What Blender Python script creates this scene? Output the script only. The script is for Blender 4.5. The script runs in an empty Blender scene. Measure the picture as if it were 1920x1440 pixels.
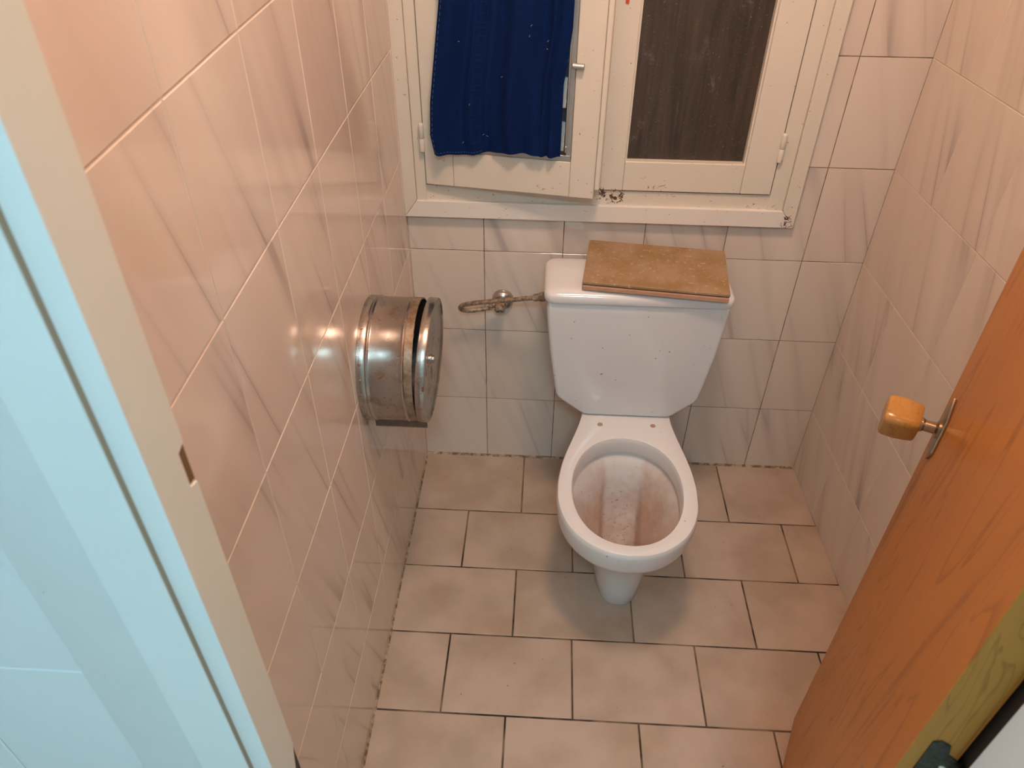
import bpy, bmesh, math, random
from mathutils import Vector, Matrix
random.seed(7)
S = bpy.context.scene
COL = S.collection
R = math.radians

# ------------------------------------------------------------------ camera
CAMP = Vector((0.342979, -1.680297, 1.6137)); PITCH, YAW, ROLL, FPX = 0.667869, -0.045895, 0.01075, 1381.66
_f = Vector((math.sin(YAW)*math.cos(PITCH), math.cos(YAW)*math.cos(PITCH), -math.sin(PITCH)))
_r0 = Vector((math.cos(YAW), -math.sin(YAW), 0)); _u0 = _r0.cross(_f)
_r = _r0*math.cos(ROLL)+_u0*math.sin(ROLL); _u = -_r0*math.sin(ROLL)+_u0*math.cos(ROLL)
cd = bpy.data.cameras.new('camera'); cam = bpy.data.objects.new('camera', cd); COL.objects.link(cam)
cam.matrix_world = Matrix(((_r.x,_u.x,-_f.x,CAMP.x),(_r.y,_u.y,-_f.y,CAMP.y),(_r.z,_u.z,-_f.z,CAMP.z),(0,0,0,1)))
cd.sensor_fit = 'HORIZONTAL'; cd.sensor_width = 36; cd.lens = FPX/1920*36; cd.clip_start = .02
cd.dof.use_dof = True; cd.dof.focus_distance = 1.75; cd.dof.aperture_fstop = 9
S.camera = cam

def px(a, b, ax, val):
    """photo pixel -> point on the plane axis=val"""
    d = _f+_r*((a-960)/FPX)-_u*((b-720)/FPX)
    return CAMP+d*((val-CAMP[ax])/d[ax])

# ------------------------------------------------------------------ light and exposure
w = bpy.data.worlds.new('world'); S.world = w; w.use_nodes = True
w.node_tree.nodes['Background'].inputs[0].default_value = (.55,.62,.75,1)
w.node_tree.nodes['Background'].inputs[1].default_value = .1
ROOM_LAMP = (.45, -.87, 2.41); ROOM_COL = (1.0, .68, .50); ROOM_STR = 98
HALL_FILL_LAMP = (.42, -2.35, 2.41); HALL_COL = (.50, .86, 1.0); HALL_STR = 68
S.view_settings.view_transform = 'Standard'; S.view_settings.look = 'None'
S.view_settings.exposure = 0; S.view_settings.gamma = 1; S.view_settings.use_curve_mapping = False

# ------------------------------------------------------------------ materials
M = {}
class NT:
    def __init__(s, name):
        s.m = bpy.data.materials.new(name); s.m.use_nodes = True; s.t = s.m.node_tree; s.n = s.t.nodes
        s.b = s.n['Principled BSDF']; M[name] = s.m
    def node(s, ty, **k):
        x = s.n.new(ty)
        for a, v in k.items(): setattr(x, a, v)
        return x
    def link(s, a, b): s.t.links.new(a, b)
    def val(s, sock, v):
        if hasattr(v, 'is_linked') or hasattr(v, 'links'): s.link(v, sock)
        else: sock.default_value = v
    def math(s, op, a, b=0., c=None, clamp=False):
        x = s.node('ShaderNodeMath', operation=op, use_clamp=clamp); s.val(x.inputs[0], a); s.val(x.inputs[1], b)
        if c is not None: s.val(x.inputs[2], c)
        return x.outputs[0]
    def coord(s, which='Object'): return s.node('ShaderNodeTexCoord').outputs[which]
    def sep(s, v):
        x = s.node('ShaderNodeSeparateXYZ'); s.link(v, x.inputs[0]); return x.outputs
    def comb(s, a, b, c):
        x = s.node('ShaderNodeCombineXYZ')
        for i, v in enumerate((a, b, c)): s.val(x.inputs[i], v)
        return x.outputs[0]
    def noise(s, vec, scale, detail=3, rough=.55, dist=0):
        x = s.node('ShaderNodeTexNoise'); s.link(vec, x.inputs['Vector'])
        x.inputs['Scale'].default_value = scale; x.inputs['Detail'].default_value = detail
        x.inputs['Roughness'].default_value = rough; x.inputs['Distortion'].default_value = dist
        return x.outputs['Fac']
    def ramp(s, fac, stops):
        x = s.node('ShaderNodeValToRGB'); s.link(fac, x.inputs[0]); e = x.color_ramp.elements
        while len(e) < len(stops): e.new(.5)
        for q, (p, c) in zip(e, stops):
            q.position = p; q.color = (c, c, c, 1) if not hasattr(c, '__len__') else tuple(c)+(1,)
        return x.outputs[0]
    def mix(s, fac, a, b):
        x = s.node('ShaderNodeMix', data_type='RGBA'); s.val(x.inputs[0], fac)
        for sock, v in ((x.inputs[6], a), (x.inputs[7], b)):
            s.val(sock, tuple(v)+(1,) if isinstance(v, tuple) and len(v) == 3 else v)
        return x.outputs[2]
    def bump(s, h, strength=.2, dist=.002):
        x = s.node('ShaderNodeBump'); x.inputs['Strength'].default_value = strength; x.inputs['Distance'].default_value = dist
        s.link(h, x.inputs['Height']); s.link(x.outputs[0], s.b.inputs['Normal'])
    def base(s, c):
        s.val(s.b.inputs['Base Color'], c+(1,) if isinstance(c, tuple) else c)
    def set(s, **k):
        for a, v in k.items(): s.val(s.b.inputs[a.replace('_', ' ')], v)

def rnd(t): return t.node('ShaderNodeObjectInfo').outputs['Random']

def marble(name, base, base2, vein, gloss, strength=1.0, ang=19):
    t = NT(name); c = t.sep(t.coord()); r = rnd(t); a = R(ang)
    u = t.math('ADD', t.math('MULTIPLY', c[0], math.cos(a)), t.math('MULTIPLY', c[2], math.sin(a)))
    v = t.math('SUBTRACT', t.math('MULTIPLY', c[2], math.cos(a)), t.math('MULTIPLY', c[0], math.sin(a)))
    off = t.math('MULTIPLY', r, 37.)
    def streak(su, sv, o, wd, det=1.5):
        n_ = t.noise(t.comb(t.math('MULTIPLY', u, su), t.math('MULTIPLY', v, sv), t.math('ADD', off, o)), 1, det, .45, .08)
        return t.ramp(t.math('ABSOLUTE', t.math('SUBTRACT', n_, .5)), [(0, 1), (wd*.3, .75), (wd, 0)])
    def gate(o, lo, hi, sv=1.7):
        return t.ramp(t.noise(t.comb(t.math('MULTIPLY', u, 7.), t.math('MULTIPLY', v, sv), t.math('ADD', off, o)), 1, 1), [(lo, 0), (hi, 1)])
    thin = t.math('MULTIPLY', streak(11., .55, 9., .016), gate(21., .50, .68, 2.6))
    halo = t.math('MULTIPLY', streak(11., .55, 9., .075), gate(21., .42, .66))
    wide = t.math('MULTIPLY', streak(6.5, .4, 15., .06), gate(33., .44, .7, 2.2))
    m = t.math('ADD', t.math('MULTIPLY', thin, .42), t.math('ADD', t.math('MULTIPLY', halo, .26), t.math('MULTIPLY', wide, .16)))
    m = t.math('MULTIPLY', m, strength, clamp=True)
    tint = t.noise(t.comb(t.math('MULTIPLY', u, 6.), t.math('MULTIPLY', v, 1.), t.math('ADD', off, 3.)), 1, 2)
    col = t.mix(t.ramp(tint, [(.35, 0), (.65, 1)]), base, base2)
    t.base(t.mix(m, col, vein)); t.set(Roughness=gloss, IOR=1.5)
    wob = t.noise(t.coord(), 14, 1); t.bump(wob, .06, .002)
marble('wall_tile', (.75,.65,.56), (.71,.595,.508), (.34,.275,.25), .09)
marble('hall_tile', (.80,.80,.82), (.78,.78,.80), (.60,.62,.68), .12, .5)

t = NT('grout_light'); n = t.noise(t.coord(), 30); t.base(t.mix(n, (.78,.68,.58), (.60,.48,.38))); t.set(Roughness=.8)
t = NT('grout_dirty'); n = t.noise(t.coord(), 22); t.base(t.mix(t.ramp(n, [(.35,0),(.65,1)]), (.10,.065,.045), (.36,.26,.19))); t.set(Roughness=.9)
t = NT('grout_floor'); n = t.noise(t.coord(), 9, 4); t.base(t.mix(t.ramp(n, [(.4,0),(.62,1)]), (.030,.020,.014), (.26,.17,.11))); t.set(Roughness=.9)

t = NT('floor_tile'); co = t.coord(); c = t.sep(co); off = t.math('MULTIPLY', rnd(t), 51.)
v3 = t.comb(t.math('MULTIPLY', c[0], 1.), t.math('MULTIPLY', c[1], 1.), off)
n1 = t.noise(v3, 9, 3, .5); n2 = t.noise(co, 160, 2)
wp = t.node('ShaderNodeNewGeometry').outputs['Position']
dirt = t.noise(wp, 4.2, 4, .6); spots = t.noise(wp, 75, 2, .4)
col = t.mix(t.ramp(n1, [(.36,0),(.64,1)]), (.455,.345,.262), (.565,.435,.345))
col = t.mix(t.math('MULTIPLY', t.ramp(dirt, [(.52,0),(.75,1)]), .35), col, (.40,.25,.14))
col = t.mix(t.math('MULTIPLY', n2, .10), col, (.30,.20,.14))
col = t.mix(t.ramp(spots, [(.765,0),(.785,.8)]), col, (.06,.03,.02))
t.base(col); t.set(Roughness=t.ramp(n1, [(.3,.34),(.7,.46)])); t.bump(n2, .05, .001)

def paint(name, colr, rough=.42, chips=None, amount=.72):
    t = NT(name); wp = t.node('ShaderNodeNewGeometry').outputs['Position']
    n = t.noise(wp, 18, 3); col = t.mix(t.math('MULTIPLY', n, .5), colr, tuple(x*.86 for x in colr))
    sp = t.noise(wp, 130, 2, .4); col = t.mix(t.ramp(sp, [(amount,0),(amount+.03,.7)]), col, (.16,.09,.05))
    for (cx, cz, rx, rz, k) in (chips or []):
        s = t.sep(wp)
        dd = t.math('ADD', t.math('POWER', t.math('DIVIDE', t.math('SUBTRACT', s[0], cx), rx), 2.), t.math('POWER', t.math('DIVIDE', t.math('SUBTRACT', s[2], cz), rz), 2.))
        g = t.ramp(dd, [(0,1),(1,0)])
        cn = t.noise(wp, 75, 5, .7, 1.2)
        mk = t.math('MULTIPLY', t.ramp(t.math('ADD', cn, t.math('MULTIPLY', g, k)), [(.70,0),(.73,1)]), t.ramp(g, [(0,0),(.05,1)]))
        col = t.mix(mk, col, (.10,.045,.02))
    t.base(col); t.set(Roughness=rough); t.bump(t.noise(wp, 42, 3), .10, .002)
CH = [(.50,.878,.075,.032,.20),(.595,.912,.07,.028,.11),(.62,.880,.06,.018,.13),(.92,.832,.035,.03,.16),(.455,.905,.025,.04,.10),(.84,.862,.12,.014,.10),(.36,.92,.10,.03,.06)]
paint('window_paint', (.74,.665,.555), .40, CH, .735)
paint('sill_paint', (.82,.76,.69), .40, [(.925,.828,.03,.03,.2),(.30,.845,.12,.02,.04)], .74)
paint('casing_paint', (.80,.80,.80), .45, None, .80)
paint('jamb_paint', (.72,.66,.54), .5, None, .80)

t = NT('porcelain'); wp = t.coord(); sp = t.noise(wp, 95, 2, .4); n = t.noise(wp, 6, 3)
col = t.mix(n, (.77,.76,.755), (.72,.71,.705)); col = t.mix(t.ramp(sp, [(.75,0),(.78,.75)]), col, (.20,.14,.11))
t.base(col); t.set(Roughness=.13, Coat_Weight=.3, Coat_Roughness=.04)

t = NT('porcelain_stained'); co = t.coord(); c = t.sep(co)
n1 = t.noise(co, 16, 5, .65); n2 = t.noise(t.comb(t.math('MULTIPLY', c[0], 1.), t.math('MULTIPLY', c[1], 3.), t.math('MULTIPLY', c[2], 1.)), 60, 4, .7)
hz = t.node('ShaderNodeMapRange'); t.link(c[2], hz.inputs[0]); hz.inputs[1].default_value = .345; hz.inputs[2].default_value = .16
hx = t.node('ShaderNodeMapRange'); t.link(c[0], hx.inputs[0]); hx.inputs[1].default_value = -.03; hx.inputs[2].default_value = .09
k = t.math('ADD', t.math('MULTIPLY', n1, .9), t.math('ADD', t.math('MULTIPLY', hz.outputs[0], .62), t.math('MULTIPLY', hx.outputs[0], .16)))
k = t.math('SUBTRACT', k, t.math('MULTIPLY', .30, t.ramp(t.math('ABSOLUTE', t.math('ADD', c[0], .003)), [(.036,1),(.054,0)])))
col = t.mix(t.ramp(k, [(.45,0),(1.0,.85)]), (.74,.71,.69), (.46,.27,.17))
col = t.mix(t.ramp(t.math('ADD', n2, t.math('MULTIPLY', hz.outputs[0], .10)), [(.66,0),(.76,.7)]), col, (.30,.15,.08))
t.base(col); t.set(Roughness=.3)

t = NT('steel'); co = t.coord(); c = t.sep(co)
br = t.noise(t.comb(t.math('MULTIPLY', c[0], 4.), t.math('MULTIPLY', c[1], 60.), t.math('MULTIPLY', c[2], 60.)), 5, 3)
n1 = t.noise(co, 34, 5, .65); n2 = t.noise(co, 85, 3, .5); n3 = t.noise(co, 9, 2)
col = t.mix(br, (.46,.42,.385), (.35,.315,.28))
col = t.mix(t.math('MULTIPLY', t.ramp(n1, [(.5,0),(.72,1)]), .75), col, (.26,.17,.11))
rust = t.math('MAXIMUM', t.ramp(n2, [(.70,0),(.73,1)]), t.math('MULTIPLY', t.ramp(n2, [(.58,0),(.62,1)]), t.ramp(n3, [(.58,0),(.64,1)])))
t.base(t.mix(rust, col, (.17,.075,.03)))
t.set(Metallic=t.math('SUBTRACT', .92, t.math('MULTIPLY', rust, .8)), Roughness=t.math('ADD', t.math('MULTIPLY', n1, .22), t.math('ADD', .15, t.math('MULTIPLY', rust, .3))))
t = NT('rusty_steel'); co = t.coord(); n1 = t.noise(co, 45, 5, .7)
t.base(t.mix(t.ramp(n1, [(.40,0),(.62,1)]), (.36,.285,.21), (.22,.125,.07))); t.set(Metallic=.55, Roughness=.45)
t = NT('cutter_steel'); n = t.noise(t.coord(), 90, 4); t.base(t.mix(n, (.10,.07,.05), (.22,.17,.13))); t.set(Metallic=.6, Roughness=.45)
t = NT('aluminium'); t.base((.50,.48,.46)); t.set(Metallic=.85, Roughness=.38)
t = NT('chrome_old'); n = t.noise(t.coord(), 60, 4); t.base(t.mix(t.ramp(n, [(.5,0),(.7,1)]), (.50,.45,.42), (.30,.20,.14))); t.set(Metallic=.9, Roughness=.25)
t = NT('brass_old'); n = t.noise(t.coord(), 90, 4, .7); t.base(t.mix(t.ramp(n, [(.38,0),(.62,1)]), (.16,.115,.075), (.50,.38,.26))); t.set(Metallic=.45, Roughness=.5)
t = NT('brass_polished'); n = t.noise(t.coord(), 30, 3); t.base(t.mix(n, (.50,.36,.22), (.34,.25,.17))); t.set(Metallic=.95, Roughness=.28)
t = NT('hinge_patina'); n = t.noise(t.coord(), 130, 4, .6); t.base(t.mix(t.ramp(n, [(.4,0),(.65,1)]), (.010,.011,.008), (.045,.045,.028))); t.set(Metallic=.1, Roughness=.6)
t = NT('screw_metal'); t.base((.75,.70,.62)); t.set(Metallic=.5, Roughness=.4)
t = NT('dark_void'); t.base((.012,.010,.009)); t.set(Roughness=.9)
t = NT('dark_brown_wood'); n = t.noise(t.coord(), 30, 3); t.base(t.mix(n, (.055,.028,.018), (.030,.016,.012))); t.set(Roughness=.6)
t = NT('grout_grey'); t.base((.50,.51,.53)); t.set(Roughness=.85)
t = NT('slot_wood'); t.base((.17,.085,.03)); t.set(Roughness=.8)
t = NT('warm_brown'); t.base((.40,.27,.18)); t.set(Roughness=.8)  # plain brown: warm light on the architrave edge, fill of the bolt holes

def wood(name, c1, c2, c3, sx, sz, rough):
    t = NT(name); c = t.sep(t.coord())
    tilt = t.math('ADD', c[0], t.math('MULTIPLY', c[2], .10))
    vec = t.comb(t.math('MULTIPLY', tilt, sx), t.math('MULTIPLY', c[1], sx), t.math('MULTIPLY', c[2], sz))
    g1 = t.noise(vec, 1, 3, .5, .8); g2 = t.noise(t.comb(t.math('MULTIPLY', tilt, sx*7), t.math('MULTIPLY', c[1], sx*7), t.math('MULTIPLY', c[2], sz*3)), 1, 4, .65, .4)
    rings = t.math('FRACT', t.math('MULTIPLY', g1, 7.)); rl = t.ramp(rings, [(0,0),(.84,.12),(.95,1),(1,0)])
    col = t.mix(g1, c1, c2); col = t.mix(t.math('MULTIPLY', g2, .55), col, c2)
    t.base(t.mix(t.math('MULTIPLY', rl, .62), col, c3)); t.set(Roughness=rough, Specular_IOR_Level=.3)
    t.bump(g2, .08, .001)
wood('door_veneer', (.62,.24,.035), (.46,.155,.016), (.27,.08,.008), 9, .9, .34)
wood('door_edge_wood', (.50,.215,.036), (.35,.14,.025), (.21,.08,.016), 30, 2, .5)
wood('knob_wood', (.55,.29,.085), (.44,.20,.048), (.28,.115,.028), 40, 40, .18)

t = NT('board_face'); co = t.coord(); n1 = t.noise(co, 14, 4, .6); n2 = t.noise(co, 95, 3, .6); c = t.sep(co)
n3 = t.noise(t.comb(t.math('MULTIPLY', c[0], 3.), t.math('MULTIPLY', c[1], 1.), 2.), 30, 3)
col = t.mix(t.ramp(n1, [(.42,0),(.6,1)]), (.30,.185,.075), (.38,.25,.15))
col = t.mix(t.math('MULTIPLY', n3, .25), col, (.30,.15,.06))
col = t.mix(t.ramp(n2, [(.61,0),(.68,.6)]), col, (.60,.46,.34)); n6 = t.noise(co, 230, 2, .5); col = t.mix(t.ramp(n6, [(.72,0),(.76,.9)]), col, (.75,.66,.56)); t.base(col); t.set(Roughness=.5)
t = NT('board_core'); n = t.noise(t.coord(), 60, 3); t.base(t.mix(n, (.55,.32,.21), (.42,.23,.14))); t.set(Roughness=.75)
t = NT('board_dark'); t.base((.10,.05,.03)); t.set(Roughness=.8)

t = NT('towel_blue'); co = t.coord(); n = t.noise(co, 420, 2, .6); n2 = t.noise(co, 7, 3)
wv = t.node('ShaderNodeTexWave', wave_type='BANDS', bands_direction='Z'); t.link(co, wv.inputs[0]); wv.inputs['Scale'].default_value = 160; wv.inputs['Distortion'].default_value = 1.
t.base(t.mix(n, (.001,.009,.052), (.003,.019,.095))); t.set(Roughness=.95, Sheen_Weight=.02, Sheen_Roughness=.5, Specular_IOR_Level=.12); t.val(t.b.inputs['Sheen Tint'], (.10,.25,.75,1))
t.bump(t.math('ADD', n, t.math('MULTIPLY', wv.outputs['Fac'], .5)), .45, .0015)
t = NT('towel_key'); co = t.coord(); n = t.noise(co, 300, 2); t.base(t.mix(n, (.002,.013,.072), (.004,.024,.115))); t.set(Roughness=.9, Sheen_Weight=.02, Specular_IOR_Level=.12); t.bump(n, .3, .001)
t = NT('towel_stitch'); t.base((.07,.13,.30)); t.set(Roughness=.9)
t = NT('towel_lint'); t.base((.50,.52,.58)); t.set(Roughness=.9)

t = NT('dirty_glass'); co = t.coord(); c = t.sep(co)
st = t.noise(t.comb(t.math('MULTIPLY', c[0], 34.), 0., t.math('MULTIPLY', c[2], 2.4)), 1, 4, .65, .6)
st2 = t.noise(t.comb(t.math('MULTIPLY', c[0], 9.), 3., t.math('MULTIPLY', c[2], 1.5)), 1, 3, .6, .3)
n = t.noise(co, 140, 3, .7); n5 = t.noise(co, 330, 2, .5)
col = t.mix(t.ramp(st, [(.40,0),(.75,1)]), (.030,.026,.020), (.085,.060,.046))
col = t.mix(t.math('MULTIPLY', t.ramp(st2, [(.45,0),(.7,1)]), .5), col, (.075,.045,.034))
ws = t.noise(t.comb(t.math('MULTIPLY', c[0], 15.), 7., t.math('MULTIPLY', c[2], 2.2)), 1, 3, .6, .5); wg = t.noise(co, 16, 3)
wisp = t.math('MULTIPLY', t.ramp(t.math('ABSOLUTE', t.math('SUBTRACT', ws, .5)), [(0,1),(.03,0)]), t.math('MULTIPLY', t.ramp(wg, [(.45,0),(.7,1)]), t.ramp(n, [(.4,0),(.65,1)])))
col = t.mix(t.math('MULTIPLY', wisp, .55), col, (.24,.20,.16))
col = t.mix(t.ramp(n5, [(.69,0),(.74,.65)]), col, (.30,.24,.19))
t.base(col); t.set(Roughness=t.math('ADD', .32, t.math('MULTIPLY', n, .3)), IOR=1.45); t.bump(t.math('ADD', n, n5), .25, .001)
t = NT('louvre_glass'); t.base((.30,.36,.35)); t.set(Roughness=.12, Transmission_Weight=.85, IOR=1.45)
t = NT('plaster'); t.base((.72,.70,.67)); t.set(Roughness=.85)
t = NT('red_mark'); t.base((.55,.07,.02)); t.set(Roughness=.4)
def emit(name, c, s):
    t = NT(name); t.base((.8,.8,.8)); t.val(t.b.inputs['Emission Color'], c+(1,)); t.set(Emission_Strength=s, Roughness=.4)
emit('lamp_warm', ROOM_COL, ROOM_STR); emit('lamp_hall_daylight', HALL_COL, HALL_STR)

# ------------------------------------------------------------------ mesh helpers
def wm(o):
    m = o.matrix_basis.copy()
    return wm(o.parent) @ m if o.parent else m
def smooth(me, ang=40):
    for p in me.polygons: p.use_smooth = True
    bm = bmesh.new(); bm.from_mesh(me)
    for e in bm.edges:
        if len(e.link_faces) == 2 and e.calc_face_angle(0) > R(ang): e.smooth = False
        elif len(e.link_faces) != 2: e.smooth = False
    bm.to_mesh(me); bm.free()
def obj(name, bm, mat, parent=None, world=True, sm=None, local=None):
    """bmesh -> one object; mesh coordinates are world ones unless world=False (then the parent's)."""
    bmesh.ops.recalc_face_normals(bm, faces=bm.faces)
    me = bpy.data.meshes.new(name); bm.to_mesh(me); bm.free()
    if parent and world: me.transform(wm(parent).inverted())
    if sm: smooth(me, sm)
    me.materials.append(M[mat]); o = bpy.data.objects.new(name, me); COL.objects.link(o)
    if parent: o.parent = parent
    return o
def thing(name, label, cat, loc=(0,0,0), rotz=0, group=None, kind=None):
    o = bpy.data.objects.new(name, None); COL.objects.link(o); o.empty_display_size = .05
    o.location = loc; o.rotation_euler = (0,0,rotz)
    return tag(o, label, cat, group, kind)
def tag(o, label, cat, group=None, kind=None):
    o['label'] = label; o['category'] = cat
    if group: o['group'] = group
    if kind: o['kind'] = kind
    return o
def box(x0, x1, y0, y1, z0, z1, bev=0., bm=None, seg=1):
    b = bmesh.new()
    bmesh.ops.create_cube(b, size=1)
    for v in b.verts: v.co = Vector(((x0+x1)/2+v.co.x*(x1-x0), (y0+y1)/2+v.co.y*(y1-y0), (z0+z1)/2+v.co.z*(z1-z0)))
    if bev: bmesh.ops.bevel(b, geom=b.edges[:], offset=bev, segments=seg, affect='EDGES', profile=.5)
    if bm is None: return b
    me = bpy.data.meshes.new('t'); b.to_mesh(me); b.free(); bm.from_mesh(me); bpy.data.meshes.remove(me); return bm
def prism(pts, h0, h1, axis='y', bev=0.):
    """polygon (2-D points) extruded along an axis"""
    b = bmesh.new()
    def P(a, c, h): return {'x': (h, a, c), 'y': (a, h, c), 'z': (a, c, h)}[axis]
    A = [b.verts.new(P(a, c, h0)) for a, c in pts]; B = [b.verts.new(P(a, c, h1)) for a, c in pts]
    n = len(pts); b.faces.new(A); b.faces.new(B[::-1])
    for i in range(n): b.faces.new((A[i], A[(i+1) % n], B[(i+1) % n], B[i]))
    bmesh.ops.recalc_face_normals(b, faces=b.faces)
    if bev: bmesh.ops.bevel(b, geom=b.edges[:], offset=bev, segments=2, affect='EDGES', profile=.5)
    return b
def loft(rings, cap0=True, cap1=True, closed=True, bm=None):
    b = bm or bmesh.new(); V = [[b.verts.new(p) for p in r] for r in rings]
    n = len(rings[0])
    for A, B in zip(V, V[1:]):
        for i in range(n if closed else n-1):
            j = (i+1) % n; b.faces.new((A[i], A[j], B[j], B[i]))
    if cap0: b.faces.new(V[0][::-1])
    if cap1: b.faces.new(V[-1])
    return b
def frame_of(d):
    d = Vector(d).normalized(); a = Vector((0,0,1)) if abs(d.z) < .9 else Vector((1,0,0))
    x = a.cross(d).normalized(); return x, d.cross(x), d
def lathe(prof, origin, axis, n=32, bm=None, cap0=True, cap1=True, fn=None):
    """profile [(radius, height)] turned about an axis"""
    x, y, d = frame_of(axis); o = Vector(origin); rings = []
    for r, h in prof:
        rings.append([o+d*h+(x*math.cos(2*math.pi*k/n)+y*math.sin(2*math.pi*k/n))*r*(fn(2*math.pi*k/n) if fn else 1) for k in range(n)])
    return loft(rings, cap0, cap1, bm=bm)
def tube(pts, r, n=12, bm=None):
    pts = [Vector(p) for p in pts]; rings = []; up = None
    for i, p in enumerate(pts):
        d = (pts[min(i+1, len(pts)-1)]-pts[max(i-1, 0)]).normalized()
        if up is None: up = frame_of(d)[0]
        x = (up-d*up.dot(d)).normalized(); up = x; y = d.cross(x)
        rr = r(i/(len(pts)-1)) if callable(r) else r
        rings.append([p+(x*math.cos(2*math.pi*k/n)+y*math.sin(2*math.pi*k/n))*rr for k in range(n)])
    return loft(rings, bm=bm)
def spline(P, n=12):
    P = [Vector(p) for p in P]; Q = [P[0]*2-P[1]]+P+[P[-1]*2-P[-2]]; out = []
    for i in range(1, len(Q)-2):
        a, b, c, d = Q[i-1:i+3]
        for k in range(n):
            t = k/n; out.append(.5*((2*b)+(c-a)*t+(2*a-5*b+4*c-d)*t*t+(3*b-a-3*c+d)*t**3))
    return out+[P[-1]]
def hermite(tab, x):
    n = len(tab)
    if x <= tab[0][0]: return tab[0][1]
    if x >= tab[-1][0]: return tab[-1][1]
    for i in range(n-1):
        if x <= tab[i+1][0]: break
    sl = [(tab[k+1][1]-tab[k][1])/(tab[k+1][0]-tab[k][0]) for k in range(n-1)]
    def m(k):
        if k == 0: return sl[0]
        if k == n-1: return sl[-1]
        a, b = sl[k-1], sl[k]; return 0 if a*b <= 0 else 2*a*b/(a+b)
    h = tab[i+1][0]-tab[i][0]; t = (x-tab[i][0])/h
    return tab[i][1]*(2*t**3-3*t*t+1)+h*m(i)*(t**3-2*t*t+t)+tab[i+1][1]*(3*t*t-2*t**3)+h*m(i+1)*(t**3-t*t)
def interp(tab, x):
    if x <= tab[0][0]: return tab[0][1]
    for (a, p), (b, q) in zip(tab, tab[1:]):
        if x <= b: return p+(q-p)*(x-a)/(b-a)
    return tab[-1][1]

# ------------------------------------------------------------------ room shell
W = 1.1425; YF = -1.318; YH = -1.363; ZC = 2.41; JT = .002; TT = .007
TW, TH, Z0, A0 = .20, .2426, .2306, .1911
FLARE = .030
def struct(name, bm, mat, label, cat):
    o = obj(name, bm, mat); o['kind'] = 'structure'; o['label'] = label; o['category'] = cat; return o
wall_back = struct('wall_back', (lambda b: (box(-.15, .02, 0, .15, -.02, ZC, bm=b), box(.93, W+.2, 0, .15, -.02, ZC, bm=b), box(.02, .93, 0, .15, -.02, .83, bm=b), box(.02, .93, 0, .15, 1.99, ZC, bm=b), b)[-1])(bmesh.new()), 'grout_dirty', 'marbled tile wall with the window, behind the toilet', 'wall')
wall_left = struct('wall_left', box(-.15, -.0, YF, 0, -.02, ZC), 'grout_light', 'marbled tile wall carrying the steel paper dispenser', 'wall')
b = prism([(W, 0), (W+.15, 0), (W+.15, YF), (W-FLARE*YF, YF)], -.02, ZC, 'z')
wall_right = struct('wall_right', b, 'grout_light', 'marbled tile wall behind the open wooden door', 'wall')
XL, XR = .1, .745
b = bmesh.new(); box(-1.0, XL-.03, YH+.0285, YF, -.02, ZC, bm=b); box(XR+.03, 1.5, YH+.0285, YF, -.02, ZC, bm=b); box(XL-.03, XR+.03, YH+.0285, YF, 2.05, ZC, bm=b)
wall_front = struct('wall_front', b, 'grout_grey', 'thin wall around the doorway one looks through', 'wall')
floor = struct('floor', box(-.15, W+.2, YF, .15, -.08, -.0015), 'grout_floor', 'beige ceramic tile floor of the toilet room', 'floor')
ceiling = struct('ceiling', box(-1.0, 1.5, -3.0, .15, ZC, ZC+.1), 'plaster', 'plain white plaster ceiling over the toilet room', 'ceiling')
floor_hall = struct('floor_hall', box(-1.0, 1.5, -3.0, YF, -.08, 0), 'plaster', 'pale hall floor outside the doorway', 'floor')
b = bmesh.new(); box(-1.1, 1.6, -3.1, -3.0, -.02, ZC, bm=b)
struct('wall_hall_end', b, 'plaster', 'plain white hall wall opposite the doorway', 'wall')
struct('wall_hall_left', box(-1.1, -1.0, -3.0, YF, -.02, ZC), 'plaster', 'plain white hall wall left of the doorway', 'wall')
struct('wall_hall_right', box(1.5, 1.6, -3.0, YF, -.02, ZC), 'plaster', 'plain white hall wall right of the doorway', 'wall')

# tiles: local x along the wall, local z up, face at local y = -TT
_tc = {}
def tile_mesh(poly, mat, thick=TT, bev=.0011, key='w'):
    k = (key, mat, tuple((round(a, 4), round(c, 4)) for a, c in poly))
    if k in _tc: return _tc[k]
    b = bmesh.new()
    A = [b.verts.new((a, 0, c)) for a, c in poly]; B = [b.verts.new((a, -thick, c)) for a, c in poly]; n = len(poly)
    f = b.faces.new(B)
    for i in range(n): b.faces.new((A[i], A[(i+1) % n], B[(i+1) % n], B[i]))
    bmesh.ops.recalc_face_normals(b, faces=b.faces)
    bmesh.ops.bevel(b, geom=[e for e in b.edges if all(v.co.y < -thick/2 for v in e.verts)], offset=bev, segments=1, affect='EDGES', profile=.5)
    me = bpy.data.meshes.new('tile'); b.to_mesh(me); b.free(); me.materials.append(M[mat]); _tc[k] = me
    return me
def place_tile(me, loc, rotz, parent, jitter=.0012, base=None):
    o = bpy.data.objects.new('tile', me); COL.objects.link(o); o.parent = parent; o.location = loc
    j = lambda: random.uniform(-jitter, jitter)
    o.rotation_euler = (j(), 0, rotz+j()); return o
rows = [(0, Z0)]+[(Z0+i*TH, min(Z0+(i+1)*TH, ZC)) for i in range(9)]
def rect(cx, cz, x0, x1, z0, z1):
    g = JT/2; return [(x0+g-cx, z0+g-cz), (x1-g-cx, z0+g-cz), (x1-g-cx, z1-g-cz), (x0+g-cx, z1-g-cz)]
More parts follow.
